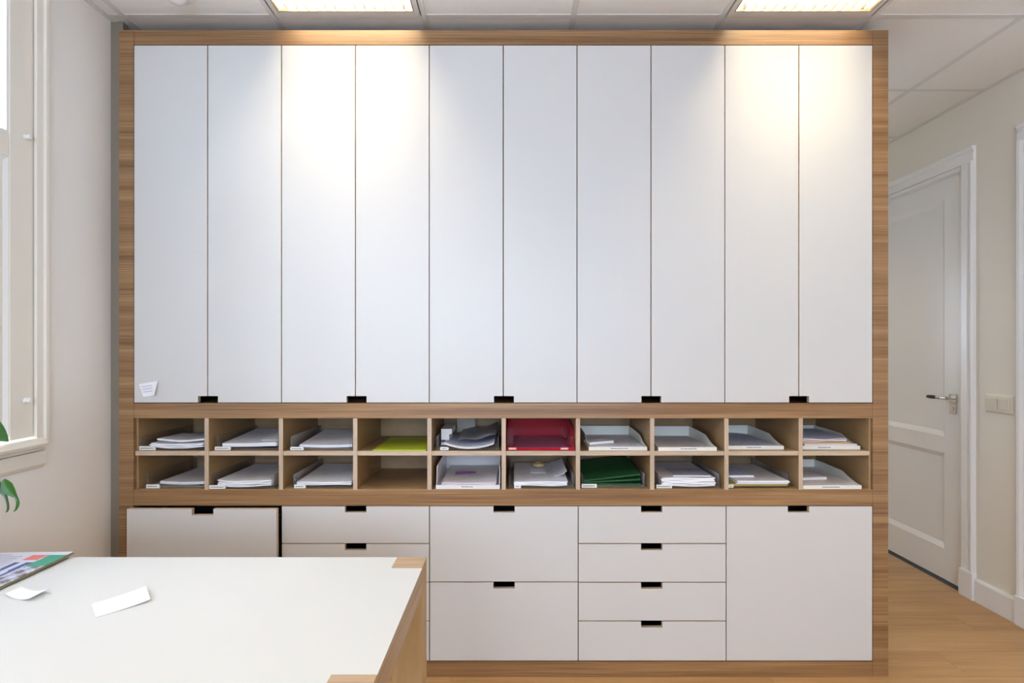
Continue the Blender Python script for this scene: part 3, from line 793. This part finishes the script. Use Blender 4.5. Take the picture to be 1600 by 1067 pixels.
cb.location = (A(717), YC + 0.315, FLU + Bt + 0.022); tag(cb, 'beige card standing at the back of the fifth upper pigeonhole', 'card')
wt = curve_tray(4, 0, A(680.5), A(781), YC + 0.008, M['tray_pure'], 'white letter tray with high upright sides, %s' % wr(4, 0), 'x', (A(715), A(745)), lip=0.016, ht=0.098, run=0.012, flat_front=0.010, group='white letter trays in the pigeonholes')
sheets('paper_pile', 'pinkish papers in the high tray, %s' % wr(4, 0), 'papers', A(688), A(775), YC + 0.025, YC + 0.325, FLL + 0.0033, 5, 0.016, [PRW, PP_], curl=0.002, jit=0.003, wavy=0.001, rise=0.006, seed=18, group=GP)
pn = MB().cyl((-0.045, 0, 0), (0.035, 0.012, 0), 0.0045, n=10).cyl((0.035, 0.012, 0), (0.046, 0.0137, 0), 0.0045, 0.001, n=10).build('pen', M['purple'], smooth=True)
pn.location = (A(722), YC + 0.16, FLL + 0.0033 + 0.0255); tag(pn, 'dark pen lying on the pinkish papers', 'pen')
# column 6
rt = curve_tray(5, 1, A(792), A(898.5), YC + 0.012, M['red_acrylic'], 'translucent red letter tray, %s' % wr(5, 1), 'x', None, lip=0.012, ht=0.095, run=0.05, group='red letter trays')
for pa in (794.5, 876):
    l_ = MB().box(0, 12.5 * S, -0.0045, 0, 0.004, 0.0135); marks(l_, 0.004, 12.5 * S - 0.004, -0.0045, 0.009, mi=1, h=0.004)
    l_ = l_.build('label_clip', [M['salmon'], M['label']], rt); l_.location = (A(pa) - (A(792) + A(898.5)) / 2, 0, 0)
sheets('document_wallet', 'magenta document wallet inside the red tray', 'folder', A(802), A(890), YC + 0.02, YC + 0.32, FLU + 0.0034, 1, 0.003, [M['magenta'], M['magenta']], seed=20)
clear_tray(5, 0, A(795), A(898), YC + 0.022, A(803.5), A(814), 0.015)
sheets('paper_pile', 'wide uneven pile of printed papers, %s' % wr(5, 0), 'papers', A(803), A(888), YC + 0.022, YC + 0.325, FLL + Bt + 0.002, 5, 0.016, [PR, P_], curl=0.002, jit=0.003, wavy=0.0015, rise=0.012, seed=22, group=GP)
sheets('business_card', 'small white card on the wide uneven pile', 'card', A(830), A(856), YC + 0.14, YC + 0.20, FLL + Bt + 0.0285, 1, 0.0012, [P_, P_], rise=0.0055, seed=23)
rl = MB().lathe((0, 0, 0), [(0.027, 0), (0.027, 0.013), (0.016, 0.013), (0.016, 0.008)], 24).build('tape_roll', M['manila'], smooth=True)
rl.location = (A(846), YC + 0.255, FLL + Bt + 0.0335); tag(rl, 'small brown tape roll behind the small white card', 'tape roll')
sheets('loose_sheet', 'white sheet curling up along the right side, %s' % wr(5, 0), 'sheet', A(868), A(889), YC + 0.08, YC + 0.32, FLL + Bt + 0.0285, 1, 0.0015, [P_, P_], curl_fn=lambda u, v: 0.020 * u ** 2.2, rise=0.008, seed=24)
# column 7
iv = M['tray_white']
def ivory(k, up, x0, yf, la, extra, w_=0.236): return curve_tray(k, up, x0, x0 + w_, yf, iv, 'ivory letter tray with curved sides, %s, %s' % (extra, wr(k, up)), 'x', la)
ivory(6, 1, 0.304, YC + 0.015, (A(947), A(991)), 'off-centre label')
sheets('paper_pile', 'thin layer of papers filling the ivory tray, %s' % wr(6, 1), 'papers', 0.312, 0.532, YC + 0.024, YC + 0.335, FLU + 0.0034, 3, 0.009, [PR, P_], jit=0.002, seed=25, group=GP)
sheets('folded_letter', 'folded white letter lying on the papers of the seventh upper tray', 'letter', A(924), A(966), YC + 0.075, YC + 0.14, FLU + 0.0138, 2, 0.010, [P_, P_], rot=0.22, curl_fn=lambda u, v: 0.004 * u, jit=0.001, seed=26)
clear_tray(6, 0, A(911), A(1011), YC + 0.030, A(910), A(934), 0.015)
for i, (lb, zz, ri, rx, ro) in enumerate([('lowest green card folder', 0.0, 0.004, 0.0, 0.0), ('middle green card folder', 0.0065, 0.012, 0.012, 0.02), ('topmost green card folder', 0.0125, 0.020, 0.026, -0.01)]):
    sheets('document_folder', lb + ' of the stack, %s' % wr(6, 0), 'folder', A(914), A(1006), YC + 0.045 + 0.004 * i, YC + 0.345, FLL + Bt + zz, 2, 0.005, [M['green'], M['green']], jit=0.001, rise=ri, rise_x=rx, rot=ro * 0.2, seed=27 + i, group='green folders in the seventh lower pigeonhole')
# column 8
ivory(7, 1, 0.583, YC + 0.006, (A(1056), A(1098)), 'nearly empty')
sheets('paper_pile', 'few sheets flat in the ivory tray, %s' % wr(7, 1), 'papers', 0.592, 0.808, YC + 0.018, YC + 0.325, FLU + 0.0034, 2, 0.006, [PRW, P_], jit=0.002, seed=31, group=GP)
clear_tray(7, 0, A(1031), A(1129), YC + 0.022, A(1027.5), A(1052), 0.014)
sheets('paper_pile', 'thick white bundle of papers and envelopes, %s' % wr(7, 0), 'papers', A(1036), A(1121), YC + 0.020, YC + 0.33, FLL + Bt + 0.001, 6, 0.032, [PRW, P_], jit=0.004, wavy=0.0015, curl=0.001, seed=32, group=GP)
sheets('brochure', 'grey-green and white brochure on the thick white bundle', 'brochure', A(1056), A(1116), YC + 0.035, YC + 0.16, FLL + Bt + 0.0375, 2, 0.004, [M['greyblue'], P_], jit=0.001, rot=-0.03, seed=33)
# column 9
ivory(8, 1, 0.8695, YC + 0.036, (A(1166), A(1203)), 'bluish papers inside')
sheets('paper_pile', 'blue printed papers in the ivory tray, %s' % wr(8, 1), 'papers', 0.878, 1.095, YC + 0.046, YC + 0.35, FLU + 0.0034, 3, 0.010, [PB, P_], jit=0.002, curl_fn=lambda u, v: 0.006 * math.sin(3.1 * u) * v, seed=34, group=GP)
clear_tray(8, 0, A(1141.5), A(1239), YC + 0.030, A(1142), A(1150), 0.012)
sheets('document_folder', 'mustard yellow folder under the white papers, %s' % wr(8, 0), 'folder', A(1143), A(1236), YC + 0.026, YC + 0.335, FLL + Bt, 2, 0.009, [M['yellow'], M['yellow']], jit=0.002, seed=35)
sheets('paper_pile', 'white papers on the mustard folder, %s' % wr(8, 0), 'papers', A(1153), A(1236), YC + 0.018, YC + 0.33, FLL + Bt + 0.0096, 4, 0.013, [PRW, P_], jit=0.005, curl=0.001, seed=36, group=GP)
sheets('booklet', 'small printed booklet on the white papers, %s' % wr(8, 0), 'booklet', A(1141), A(1190), YC + 0.065, YC + 0.24, FLL + Bt + 0.0265, 2, 0.008, [PB, P_], jit=0.001, seed=37)
# column 10
ivory(9, 1, 1.182, YC + 0.036, (A(1279), A(1313)), 'overfilled')
sheets('paper_pile', 'papers level with the lip of the tray, %s' % wr(9, 1), 'papers', 1.190, 1.410, YC + 0.0395, YC + 0.35, FLU + 0.0034, 4, 0.018, [PRW, PP_], jit=0.0015, seed=38, group=GP)
sheets('envelope', 'brown manila envelope, %s' % wr(9, 1), 'envelope', 1.172, 1.385, YC + 0.045, YC + 0.30, FLU + 0.0226, 2, 0.006, [M['manila'], M['manila']], jit=0.001, curl=0.001, seed=39)
sheets('paper_pile', 'wavy lilac papers on the manila envelope, %s' % wr(9, 1), 'papers', 1.170, 1.370, YC + 0.050, YC + 0.28, FLU + 0.030, 4, 0.011, [PB, PP_], jit=0.003, wavy=0.0018, curl=0.001, rise=0.008, seed=40, group=GP)
ivory(9, 0, 1.168, YC + 0.006, (A(1277), A(1323)), 'loose papers inside')
sheets('paper_pile', 'lilac papers lying crooked in the ivory tray, %s' % wr(9, 0), 'papers', 1.176, 1.395, YC + 0.014, YC + 0.325, FLL + 0.0034, 3, 0.009, [PRW, PP_], jit=0.003, rise=0.006, seed=41, group=GP)
sheets('envelope', 'thick white envelope on the lilac papers, %s' % wr(9, 0), 'envelope', 1.20, 1.315, YC + 0.085, YC + 0.27, FLL + 0.0175, 2, 0.011, [PR, PW_], rot=0.12, jit=0.001, seed=42)

# ------------------------------------------------------------------ note stuck to the first door
def at_cab(px_, py_): return (cx(px_), cz(py_))
def notefn(u, v):
    tl, tr, br, bl = (217, 600), (248, 595), (246, 617), (224, 620)
    t_ = [(tl[i] + (tr[i] - tl[i]) * u, bl[i] + (br[i] - bl[i]) * u) for i in (0, 1)]
    px_ = t_[0][1] + (t_[0][0] - t_[0][1]) * v; py_ = t_[1][1] + (t_[1][0] - t_[1][1]) * v
    x, z = at_cab(px_, py_)
    return (x, YC - 0.0006 - 0.016 * max(0, u - .45) ** 1.6 * (1.3 - v) * 2.2, z)
mb = MB(); n = 10
for lay in (0, 1):
    for j in range(n + 1):
        for i in range(n + 1):
            x, y, z = notefn(i / n, j / n); mb.v.append((x, y + lay * 0.0005, z))
W_ = n + 1; o2 = W_ * W_
for j in range(n):
    for i in range(n):
        a = j * W_ + i
        inkrow = (j in (3, 5, 7)) and 1 <= i <= 6
        mb.f.append((a, a + 1, a + 1 + W_, a + W_)); mb.m.append(1 if inkrow else 0)
        mb.f.append((a + o2 + W_, a + o2 + 1 + W_, a + o2 + 1, a + o2)); mb.m.append(0)
for i in range(n):
    for (p, q) in ((i, i + 1), (n * W_ + i + 1, n * W_ + i)):
        mb.f.append((p + o2, q + o2, q, p)); mb.m.append(0)
    for (p, q) in (((i + 1) * W_, i * W_), (i * W_ + n, (i + 1) * W_ + n)):
        mb.f.append((p + o2, q + o2, q, p)); mb.m.append(0)
o = mb.build('sticky_note', [M['paper'], flat('faint_handwriting', (0.66, 0.66, 0.76), 0.7, vary=0.05)], smooth=False, org=(cx(232), YC, cz(608)))
tag(o, 'small white handwritten note curling off the leftmost upper cupboard door', 'note')

# ------------------------------------------------------------------ the desk
DX1, DX0 = -0.243, -1.605; DY0, DY1 = 0.866, 1.4715; DZt = 0.740; DTh = 0.069
LW, LD = 0.082, 0.0735
dk = thing('desk', 'white-topped desk with thick plywood edges and square corner legs', 'desk', ((DX0 + DX1) / 2, (DY0 + DY1) / 2, 0))
ox, oy = (DX0 + DX1) / 2, (DY0 + DY1) / 2
hx, hy = (DX1 - DX0) / 2, (DY1 - DY0) / 2
def outline(i):
    a, b_ = hx - i, hy - i; l, d_ = LW, LD
    return [(-hx + l, -b_), (hx - l, -b_), (hx - l, -hy + d_), (a, -hy + d_), (a, hy - d_), (hx - l, hy - d_), (hx - l, b_), (-hx + l, b_), (-hx + l, hy - d_), (-a, hy - d_), (-a, -hy + d_), (-hx + l, -hy + d_)]
MB().prism(outline(0.0), 'z', DZt - DTh, DZt - 0.0012, 0).build('slab', M['desk_ply'], dk)
MB().prism(outline(0.0), 'z', DZt - 0.0012, DZt, 0).build('laminate_top', M['desk_white'], dk)
for sx in (-1, 1):
    for sy in (-1, 1):
        xa, xb = sorted((sx * hx, sx * (hx - LW))); ya, yb = sorted((sy * hy, sy * (hy - LD)))
        MB().box(xa + 0.0004, xb - 0.0004, ya + 0.0004, yb - 0.0004, 0, DZt + 0.0001, 0, {'top': 1}).build('leg', [M['desk_leg'], M['leg_end']], dk)
# newspaper on the desk
def npfn(u, v):       # u: 0 at the left (wall) .. 1 at the right edge; v: 0 towards the camera .. 1 back
    x = -1.585 + (1.585 - 1.232) * u - 0.010 * (1 - v); y = 1.06 + 0.405 * v + 0.012 * u
    z = 0.006 + 0.006 * (v ** 3) * u + 0.0035 * math.sin(3 * u)
    return (x, y, z)
def npm(u, v):
    x, y, _ = npfn(u, v)
    d = -1.232 - x            # distance from the right edge
    if y > 1.455: return 0
    if d < 0.046 and y > 1.385 - 0.35 * (d - 0.02): return 2
    if 0.052 < d < 0.093 and y > 1.418: return 3
    if (0.054 < d < 0.066 or 0.084 < d < 0.096) and y < 1.408: return 1
    if d < 0.050:
        q = math.sin(y * 71 + d * 190) + math.sin(y * 143 - d * 83)
        return 5 if q > 0.75 else (4 if q > -0.9 else 0)
    if 0.11 < d < 0.30 and int(v * 60) % 2: return 4
    return 0
mb = MB().grid(70, 60, npfn, 0.0012, npm, 6)
mb.grid(20, 20, lambda u, v: (npfn(u, v)[0] + 0.003, npfn(u, v)[1] - 0.002, npfn(u, v)[2] - 0.0016), 0.0035, lambda u, v: 6, 6)
o = mb.build('newspaper', [M['news'], M['navy'], M['teal'], M['salmon'], M['greyblue'], M['photo'], M['page_edge']])
o.location = (0, 0, DZt + 0.0006)
# re-centre its origin
o.data.transform(Matrix.Translation((1.41, -1.26, 0))); o.location = (-1.41, 1.26, DZt + 0.0006)
tag(o, 'folded colour-printed newspaper with green, red and blue areas at the left of the desk', 'newspaper')
def slip(name, label, pts, bend, seed):
    """a quad of paper on the desk: pts near-left, near-right, far-right, far-left"""
    c = [sum(p[i] for p in pts) / 4 for i in (0, 1)]
    def fn(u, v):
        x = (pts[0][0] * (1 - u) + pts[1][0] * u) * (1 - v) + (pts[3][0] * (1 - u) + pts[2][0] * u) * v
        y = (pts[0][1] * (1 - u) + pts[1][1] * u) * (1 - v) + (pts[3][1] * (1 - u) + pts[2][1] * u) * v
        return (x - c[0], y - c[1], 0.0012 + bend(u, v))
    o = MB().grid(12, 8, fn, 0.0006).build(name, M['paper'])
    o.location = (c[0], c[1], DZt)
    return tag(o, label, 'note')
slip('paper_note', 'long white paper slip in the middle of the desk top', [(-0.901, 1.139), (-0.834, 1.211), (-0.889, 1.276), (-0.957, 1.196)][0:1] + [(-0.834, 1.211), (-0.889, 1.276), (-0.957, 1.196)], lambda u, v: 0.005 * u ** 3 + 0.001 * v, 1)
slip('paper_note', 'small curled white note beside the newspaper', [(-1.188, 1.233), (-1.108, 1.211), (-1.109, 1.259), (-1.183, 1.269)], lambda u, v: 0.008 * (2 * u - 1) ** 2, 2)

# ------------------------------------------------------------------ potted plant at the window end of the desk
pt = thing('potted_plant', 'green leafy potted plant whose leaves reach in from the left edge', 'plant', (-1.47, 0.96, DZt + 0.0003))
MB().lathe((0, 0, 0), [(0.055, 0), (0.062, 0.01), (0.078, 0.12), (0.082, 0.125), (0.082, 0.135), (0.074, 0.135), (0.072, 0.122)], 32).build('pot', M['pot'], pt, smooth=True)
MB().lathe((0, 0, 0), [(0.0725, 0.115), (0.0725, 0.124)], 24).build('soil', M['soil'], pt)
def tube_path(pts, r, mat, name, parent, n=8):
    mb = MB()
    ps = [Vector(p) for p in pts]
    for i in range(len(ps)):
        t_ = (ps[min(i + 1, len(ps) - 1)] - ps[max(i - 1, 0)]).normalized()
        a = t_.cross(Vector((0.3, 0.9, 0.2))).normalized(); b_ = t_.cross(a)
        rr = r * (1 - 0.5 * i / (len(ps) - 1))
        for k in range(n):
            q = 2 * math.pi * k / n; mb.v.append(tuple(ps[i] + (a * math.cos(q) + b_ * math.sin(q)) * rr))
    for i in range(len(ps) - 1):
        for k in range(n):
            mb.f.append((i * n + k, i * n + (k + 1) % n, (i + 1) * n + (k + 1) % n, (i + 1) * n + k)); mb.m.append(0)
    return mb.build(name, mat, parent, smooth=True)
def bez(p0, p1, p2, n=12):
    return [Vector(p0) * (1 - t) ** 2 + Vector(p1) * 2 * t * (1 - t) + Vector(p2) * t * t for t in [i / n for i in range(n + 1)]]
def leaf(parent, path, width, side, mat, shape, cup=0.15, th=0.0006, name='leaf'):
    """blade along a path; side = sideways direction; shape(t) -> relative half width"""
    mb = MB(); n = len(path) - 1; m_ = 6
    rows = []
    for lay in (0, 1):
        for i, p in enumerate(path):
            t_ = (path[min(i + 1, n)] - path[max(i - 1, 0)]).normalized()
            s_ = (Vector(side) - t_ * Vector(side).dot(t_)).normalized(); nn = t_.cross(s_)
            for j in range(m_ + 1):
                q = (j / m_ - .5) * 2; w_ = width * shape(i / n)
                mb.v.append(tuple(p + s_ * q * w_ + nn * (abs(q) * w_ * cup - lay * th)))
    W2 = m_ + 1; o2 = W2 * (n + 1)
    for i in range(n):
        for j in range(m_):
            a = i * W2 + j
            mb.f.append((a, a + 1, a + 1 + W2, a + W2)); mb.m.append(0)
            mb.f.append((a + o2 + W2, a + o2 + 1 + W2, a + o2 + 1, a + o2)); mb.m.append(0)
        for j0, sg in ((0, 1), (m_, -1)):
            a = i * W2 + j0; mb.f.append((a, a + W2, a + W2 + o2, a + o2)); mb.m.append(0)
    return mb.build(name, mat, parent, smooth=True)
PO = Vector((-1.47, 0.96, DZt + 0.0003))
def at(px_, py_, D): return Vector(((px_ - CX) / F * D, D, CZ + (CY - py_) / F * D)) - PO
heart = lambda t: max(0.02, math.sin(math.pi * min(1, t ** 0.62)) ** 0.8)
blade = lambda t: max(0.03, math.sin(math.pi * t ** 0.75) ** 1.1)
# the large rounded leaf at mid height
tube_path(bez((0, 0, 0.12), (0.01, 0.05, 0.38), at(-70, 672, 1.10)), 0.003, M['stem'], 'stem', pt)
leaf(pt, bez(at(-72, 672, 1.10), at(-25, 655, 1.115), at(6, 712, 1.12) + Vector((0.01, 0, 0.03)), 14), 0.040, (0.55, 0.1, 1.0), M['leaf'], heart, 0.12)
# two drooping narrow leaves
tube_path(bez((0.02, 0, 0.12), (0.05, 0.06, 0.33), at(6, 752, 1.12)), 0.0022, M['stem'], 'stem', pt)
droop = lambda t: (0.10 + 0.9 * math.sin(math.pi * min(1, t / 0.52)) ** 1.2 if t < 0.36 else max(0.05, (0.9 * math.sin(math.pi * min(1, t / 0.52)) ** 1.2 if t < 0.46 else 0) + 0.22 * (1 - ((t - .5) * 1.9) ** 2)))
pth = [at(x, y, 1.12) for x, y in ((6, 749), (9, 754), (13, 760), (17, 766), (21, 771), (25, 776), (27.5, 781), (28.5, 786), (27.5, 791), (25, 796), (21, 800))]
leaf(pt, pth, 0.0125, (1, 0.1, 0.5), M['leaf'], lambda t: [0.25, 0.7, 1.0, 0.9, 0.62, 0.30, 0.26, 0.28, 0.24, 0.16, 0.03][int(round(t * 10))], 0.3)
pth = [at(x, y, 1.125) for x, y in ((-4, 752), (-1, 758), (3, 764), (6, 769), (9, 775), (11, 781), (12.5, 787), (13, 792), (12.5, 796), (11, 799), (9, 801))]
leaf(pt, pth, 0.0105, (1, 0.1, 0.5), M['leaf_dark'], lambda t: [0.3, 0.8, 0.9, 0.6, 0.35, 0.25, 0.24, 0.24, 0.22, 0.15, 0.03][int(round(t * 10))], 0.3)
rr = random.Random(4)
for i in range(9):
    a = 1.9 + i * 0.55 + rr.uniform(-.15, .15); hgt = rr.uniform(0.22, 0.42); rad = rr.uniform(0.06, 0.12)
    e_ = Vector((min(math.cos(a) * rad, 0.06), math.sin(a) * rad, hgt))
    e_.x = max(e_.x, -0.10)
    tube_path(bez((0, 0, 0.12), (e_.x * .3, e_.y * .3, hgt * .9), e_), 0.0025, M['stem'], 'stem', pt)
    dr = Vector((max(-0.3, min(0.4, math.cos(a))), math.sin(a), 0)).normalized()
    leaf(pt, bez(e_, e_ + dr * 0.03 + Vector((0, 0, 0.015)), e_ + dr * 0.065 + Vector((0, 0, -0.03)), 10), 0.030, dr.cross(Vector((0, 0, 1))), M['leaf'], heart, 0.12)

# ground outside the windows
g = MB().box(-14, XL - T - 0.02, -10, 12, -0.6, -0.5).build('ground', M['outside']); g['kind'] = 'structure'; g['label'] = 'pale pavement outside the windows'
